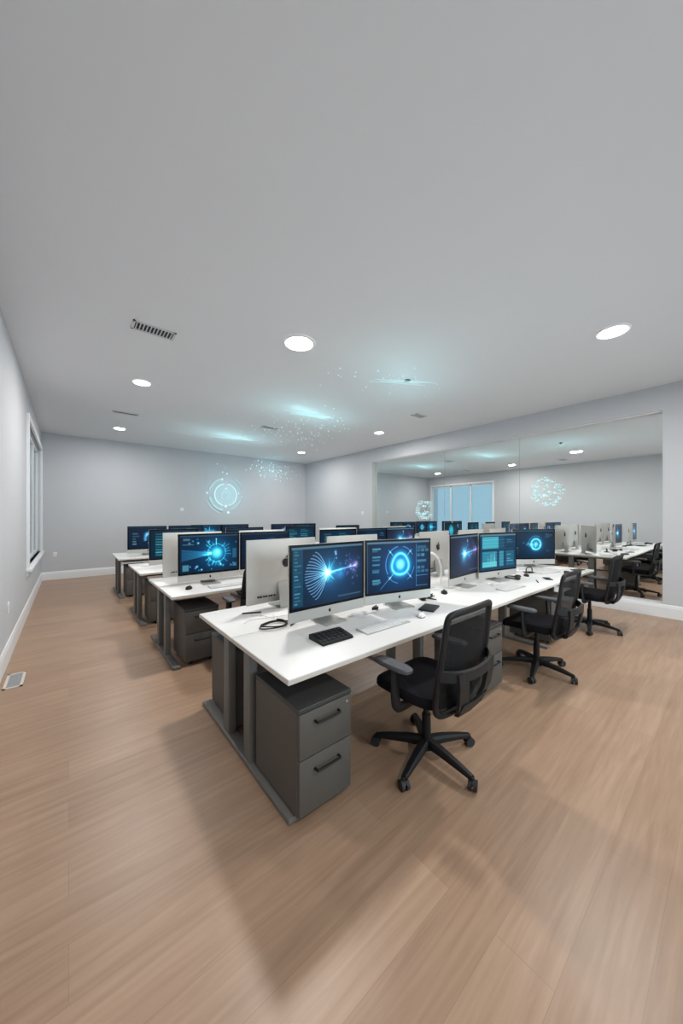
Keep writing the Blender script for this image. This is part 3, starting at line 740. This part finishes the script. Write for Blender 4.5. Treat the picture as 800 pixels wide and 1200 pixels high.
# cables hanging under the near desk
def under(x, y, label, seed):
    q = random.Random(seed); r = empty('hanging_cables', (x, y, 0))
    for i in range(5):
        a = q.uniform(-.18, -.02); b_ = q.uniform(.05, .25); zl = q.uniform(.36, .52)
        MB().tube(smooth_pts([(a, q.uniform(-.05, .05), DT-.118), (a+.02, -.02, .56), ((a+b_)/2, q.uniform(-.1, .05), zl), (b_-.02, .0, .55), (b_, q.uniform(-.05, .05), DT-.118)], 5), .006, 8).build('cable', M['black'], r)
    return tag(r, label, 'cable')
under(1.85, 2.10, 'black cables drooping under the nearest desk, left of the closest chair', 4)
under(3.30, 2.10, 'black cables drooping under the nearest desk, between the front two chairs', 6)
under(1.80, 4.15, 'black cables drooping under the second desk, right of its pedestal', 9)

# ------------------------------------------------------------------ wall and ceiling fittings
def plate(loc, ax, label, kind='outlet'):
    r = empty('wall_outlet' if kind == 'outlet' else ('wall_switch' if kind == 'switch' else 'wall_sensor'), loc, ax)
    w, h = (.04, .06) if kind != 'sensor' else (.05, .05)
    MB().box((-w, -.008, -h), (w, 0, h), .003, 2).build('cover_plate', M['white'], r)
    d = MB()
    if kind == 'outlet':
        for s_ in (-1, 1): d.box((-.016, -.011, s_*.027-.018), (.016, -.007, s_*.027+.018), .003, 1)
        d.build('socket', M['trim'], r)
    elif kind == 'switch': d.box((-.014, -.013, -.03), (.014, -.007, .03), .003, 1).build('rocker', M['trim'], r)
    else: d.cyl((0, -.016, 0), (0, -.006, 0), .025).build('dial', M['trim'], r)
    return tag(r, label, {'outlet': 'outlet', 'switch': 'switch', 'sensor': 'sensor'}[kind])
plate((-.26, YB, .60), 0, 'white outlet plate low on the back wall beside the window')
plate((2.57, YB, 1.72), 0, 'white square plate on the back wall left of the ring hologram', 'sensor')
plate((XL, 4.96, .55), PI/2, 'narrow white switch plate low on the left wall', 'outlet')
plate((XR, 7.35, 1.62), -PI/2, 'white thermostat on the right wall just left of the mirror recess', 'sensor')

def downlight(x, y, r_, label, energy, size=.12):
    r = empty('recessed_downlight', (x, y, HC))
    t = MB(); n = 40
    t.loft([[Vector((rr*math.cos(2*PI*i/n), rr*math.sin(2*PI*i/n), zz)) for i in range(n)] for rr, zz in ((r_, -.0005), (r_, -.008), (r_*.93, -.014), (r_*.82, -.012), (r_*.80, -.004))], caps=False)
    t.build('trim_ring', M['white'], r)
    MB().cyl((0, 0, -.0045), (0, 0, -.009), r_*.81, n=40).build('lens', M['lens'], r)
    l = bpy.data.lights.new('downlight_lamp', 'AREA'); l.shape = 'DISK'; l.size = r_*1.6; l.energy = energy; l.color = (1, .97, .935)
    lo = bpy.data.objects.new('downlight_lamp', l); C.objects.link(lo); lo.location = (x, y, HC-.011)
    return tag(r, label, 'ceiling light', 'recessed ceiling downlights')
EN = 50
downlight(2.03, 3.22, .19, 'largest round downlight, in the ceiling above the nearest screens', EN*1.2)
downlight(4.49, .88, .15, 'oval-looking downlight at the upper right, nearest the mirror wall header', EN*1.0)
downlight(.83, 5.64, .13, 'bright downlight at the left, between the two left ceiling vents', EN*.8)
downlight(.88, 8.92, .13, 'small downlight at the far left near the back wall', EN*.6)
downlight(5.66, 5.46, .125, 'round downlight at the middle right, in front of the mirror recess far end', EN*.8)
downlight(5.55, 8.67, .125, 'small downlight near the back right corner', EN*.7)
downlight(.85, -1.3, .13, 'added unseen downlight behind the camera on the left', EN*.8)  # unseen lamp added to light the room from behind
downlight(4.2, -1.5, .13, 'added unseen downlight behind the camera on the right', EN*.8)  # second unseen lamp, added for the same fill
def vent(x, y, lx, ly, label, n=10, rz=0., fr=.022):
    r = empty('ceiling_vent', (x, y, HC), rz)
    f = MB(); f.box((-lx/2, -ly/2, -.010), (lx/2, -ly/2+fr, -.0003)); f.box((-lx/2, ly/2-fr, -.010), (lx/2, ly/2, -.0003)); f.box((-lx/2, -ly/2, -.010), (-lx/2+fr, ly/2, -.0003)); f.box((lx/2-fr, -ly/2, -.010), (lx/2, ly/2, -.0003))
    f.build('frame', M['grillew'], r, smooth=False)
    MB().box((-lx/2+fr, -ly/2+fr, -.003), (lx/2-fr, ly/2-fr, -.0005)).build('duct', M['grille'], r, smooth=False)
    s = MB()
    for i in range(n):
        xx = -lx/2+fr+(lx-2*fr)*(i+.5)/n; s.box((xx-.005, -ly/2+fr, -.010), (xx+.005, ly/2-fr, -.004))
    s.build('louvres', M['grillew'], r, smooth=False)
    return tag(r, label, 'vent', 'ceiling air vents')
vent(.70, 3.98, .40, .19, 'largest ceiling vent with dark slats, at the upper left', 11)
vent(.84, 7.52, .42, .14, 'thin ceiling vent at the far left, between two downlights', 11)
vent(3.46, 6.70, .36, .16, 'grey ceiling vent in the middle, beside the cyan light streak', 9)
vent(5.31, 4.04, .30, .16, 'grey ceiling vent on the right, near the mirror header', 9)
r = empty('ceiling_sensor', (3.80, 3.10, HC)); MB().cyl((0, 0, -.0003), (0, 0, -.012), .045, n=24).build('rim', M['dark'], r); MB().sph((0, 0, -.012), .026, (1, 1, .8)).build('bulb', M['grille'], r)
tag(r, 'small dark round sensor on the ceiling inside the pale cyan glow', 'sensor')
# floor register by the left wall
r = empty('floor_register', (-.385, 4.28, 0)); f = MB(); lx, ly = .13, .36
f.box((-lx/2, -ly/2, .0003), (lx/2, -ly/2+.02, .006)); f.box((-lx/2, ly/2-.02, .0003), (lx/2, ly/2, .006)); f.box((-lx/2, -ly/2, .0003), (-lx/2+.02, ly/2, .006)); f.box((lx/2-.02, -ly/2, .0003), (lx/2, ly/2, .006))
f.build('frame', M['edge'], r, smooth=False); MB().box((-lx/2+.02, -ly/2+.02, .0003), (lx/2-.02, ly/2-.02, .0015)).build('duct', M['grille'], r, smooth=False)
s = MB()
for i in range(14): s.box((-lx/2+.02, -ly/2+.03+i*.0225, .001), (lx/2-.02, -ly/2+.036+i*.0225, .005))
s.build('louvres', M['grillew'], r, smooth=False); tag(r, 'floor register with dark slats against the left wall baseboard', 'vent')

# ------------------------------------------------------------------ holograms (projected figures of light)
def arc(mb, cx, cz, R, a0, a1, w, y=0., n=40):
    pts = [(cx+R*math.cos(math.radians(a0+(a1-a0)*i/n)), y, cz+R*math.sin(math.radians(a0+(a1-a0)*i/n))) for i in range(n+1)]
    mb.tube(pts, w, 6)
r = empty('ring_hologram', (3.86, YB-.03, 2.20))
q = random.Random(2)
for A_ in ((.35, 100, 255, .022), (.35, 285, 440, .020)): a = MB(); arc(a, 0, 0, *A_); a.build('inner_arc', M['holo'], r)
for A_ in ((.17, 0, 359, .010), (.05, 0, 359, .008)): a = MB(); arc(a, 0, 0, *A_); a.build('core_ring', M['holod'], r)
for A_ in ((.52, 105, 165, .018), (.50, 190, 260, .022), (.50, 15, 70, .012), (.50, 290, 345, .012), (.60, 200, 250, .009), (.60, 20, 60, .008)): a = MB(); arc(a, 0, 0, *A_); a.build('outer_arc', M['holod'], r)
for x, z_, s_ in ((-.12, .49, .035), (0, .20, .035), (.0, -.36, .045), (-.58, .04, .025), (.08, -.56, .040), (.04, .68, .025), (-.1, .72, .02), (-.16, -.46, .025), (.42, .06, .022), (.52, -.05, .016)): a = MB(); a.sph((x, 0, z_), s_, (1, .3, 1), 10); a.build('light_dot', M['holob'], r)
tag(r, 'pale cyan concentric ring hologram glowing on the back wall', 'hologram')
def specks(name, loc, n, gen, label, m, rr=(.006, .02), seed=1):
    q = random.Random(seed); mb = MB()
    for i in range(n):
        p = gen(q); mb.ico(p, q.uniform(*rr))
    o = mb.build(name, m, loc=loc); return tag(o, label, 'hologram', None, 'stuff')
specks('light_specks', (5.35, YB-.10, 3.10), 95, lambda q: (q.gauss(0, .62), q.uniform(-.05, .05), max(-.35, min(.33, q.gauss(0, .16)))), 'scatter of white light specks on the back wall, right of the ring hologram', M['holob'], (.007, .024), 1)
specks('light_specks', (3.85, 6.2, HC-.12), 110, lambda q: (q.gauss(0, .55), q.gauss(0, .75), q.uniform(-.12, .06)), 'scatter of tiny light specks below the ceiling by the middle vent', M['holo'], (.004, .010), 2)
def globe(x, y, z_, R, label, seed, core):  # glowing dots at the glass stand in for holograms reflected in the mirror
    r = empty('reflection_dots', (x, y, z_)); q = random.Random(seed); a, b_ = MB(), MB()
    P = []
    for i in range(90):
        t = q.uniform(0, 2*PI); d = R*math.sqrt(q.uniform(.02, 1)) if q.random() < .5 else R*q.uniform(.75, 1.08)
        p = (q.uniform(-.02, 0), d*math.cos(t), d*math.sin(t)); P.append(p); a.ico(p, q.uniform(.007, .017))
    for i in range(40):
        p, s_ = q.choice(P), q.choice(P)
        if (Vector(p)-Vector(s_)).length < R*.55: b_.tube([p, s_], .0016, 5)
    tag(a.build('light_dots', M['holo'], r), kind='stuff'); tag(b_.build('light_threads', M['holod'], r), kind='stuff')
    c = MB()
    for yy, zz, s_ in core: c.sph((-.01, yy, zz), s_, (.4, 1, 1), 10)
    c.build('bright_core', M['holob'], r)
    return tag(r, label, 'hologram')
globe(MX-.035, 2.34, 1.98, .26, 'round cyan dots on the mirror in place of a reflected hologram, right of the strong seam', 3, [(.05, -.06, .026), (-.03, .0, .018), (-.12, -.02, .016)])
globe(MX-.035, 5.16, 1.68, .24, 'pale elongated cyan dots replacing a hologram reflection on the mirror, at its far left', 5, [(0, .10, .026), (0, -.09, .030)])
# light streaks hovering under the ceiling
def streak(x0, y0, x1, y1, seed, label, en, en2, tr):
    q = random.Random(seed); r = empty('light_streak', ((x0+x1)/2, (y0+y1)/2, HC-.05)); ang = math.atan2(y1-y0, x1-x0); r.rotation_euler = (0, 0, ang); L_ = math.hypot(x1-x0, y1-y0)
    a = MB()
    for i in range(5):
        yo = q.gauss(0, .05); s0, s1 = q.uniform(-.5, -.2)*L_, q.uniform(.2, .5)*L_
        pts = [(s0+(s1-s0)*t, yo+.025*math.sin(t*5+i), .012*math.sin(t*4+i)) for t in np.linspace(0, 1, 14)]
        a.tube(pts, 0, 6, rs=[tr*math.sin(PI*min(.97, max(.03, t)))+.0008 for t in np.linspace(0, 1, 14)])
    tag(a.build('light_threads', M['holo'], r), kind='stuff')
    d = MB()
    for i in range(34): d.ico((q.gauss(0, .42)*L_, q.gauss(0, .22), q.uniform(-.06, .02)), q.uniform(.004, .009))
    tag(d.build('light_dots', M['holo'], r), kind='stuff')
    tag(r, label, 'hologram')
    for nm, sx, sy, dz, e_ in (('streak_glow', L_*.75, .05, .15, en), ('streak_halo', L_*1.6, .8, .65, en2)):
        l = bpy.data.lights.new(nm, 'AREA'); l.shape = 'RECTANGLE'; l.size = sx; l.size_y = sy; l.energy = e_; l.color = (.45, .95, 1.)
        lo = bpy.data.objects.new(nm, l); C.objects.link(lo); lo.location = ((x0+x1)/2, (y0+y1)/2, HC-dz); lo.rotation_euler = (PI, 0, -ang)
streak(3.0, 5.36, 4.15, 5.12, 1, 'bright cyan light streak under the ceiling, left of the middle right downlight', .55, 3.4, .007)
streak(2.6, 8.05, 3.75, 7.95, 2, 'pale cyan light streak under the ceiling near the back wall', .45, 3.4, .006)
streak(3.2, 3.35, 4.2, 2.75, 3, 'faint cyan light streak around the dark ceiling sensor', .06, 2.4, .002)
def glowlight(loc, e, rad=.1, col=(.35, .9, 1.)):
    l = bpy.data.lights.new('hologram_glow', 'POINT'); l.energy = e; l.color = col; l.shadow_soft_size = 0
    lo = bpy.data.objects.new('hologram_glow', l); C.objects.link(lo); lo.location = loc
glowlight((3.86, YB-.55, 2.2), 7); glowlight((5.4, YB-.4, 3.1), 1.5)

# ------------------------------------------------------------------ daylight and unseen fill, world, camera
wd = bpy.data.worlds.new('World'); S.world = wd; wd.use_nodes = True
nt = wd.node_tree; bg = nt.nodes['Background']; bg.inputs['Color'].default_value = (.66, .84, 1.0, 1); bg.inputs['Strength'].default_value = .55
def day(loc, rot, sx, sy, e, col):
    l = bpy.data.lights.new('window_day_and_fill', 'AREA'); l.shape = 'RECTANGLE'; l.size = sx; l.size_y = sy; l.energy = e; l.color = col
    lo = bpy.data.objects.new('window_day_and_fill', l); C.objects.link(lo); lo.location = loc; lo.rotation_euler = rot
day((XL-.5, (WY0+WY1)/2, (WZ0+WZ1)/2), (0, -PI/2, 0), WZ1-WZ0, WY1-WY0, 6, (.6, .85, 1))
day(((NX0+NX1)/2, YN-.5, (NZ0+NZ1)/2), (PI/2, 0, 0), NX1-NX0, NZ1-NZ0, 175, (.97, .985, 1))  # unseen fill lamp outside the added near opening
cam = bpy.data.cameras.new('Camera'); co = bpy.data.objects.new('Camera', cam); C.objects.link(co)
co.location = (0, 0, 1.52); co.rotation_euler = (PI/2, 0, -.69)
cam.sensor_fit = 'HORIZONTAL'; cam.sensor_width = 36; cam.lens = 387/800*36; cam.shift_y = 5/800; cam.clip_start = .02
S.camera = co
vs = S.view_settings; vs.view_transform = 'Standard'; vs.look = 'None'; vs.gamma = 1; vs.use_curve_mapping = False; vs.exposure = .10
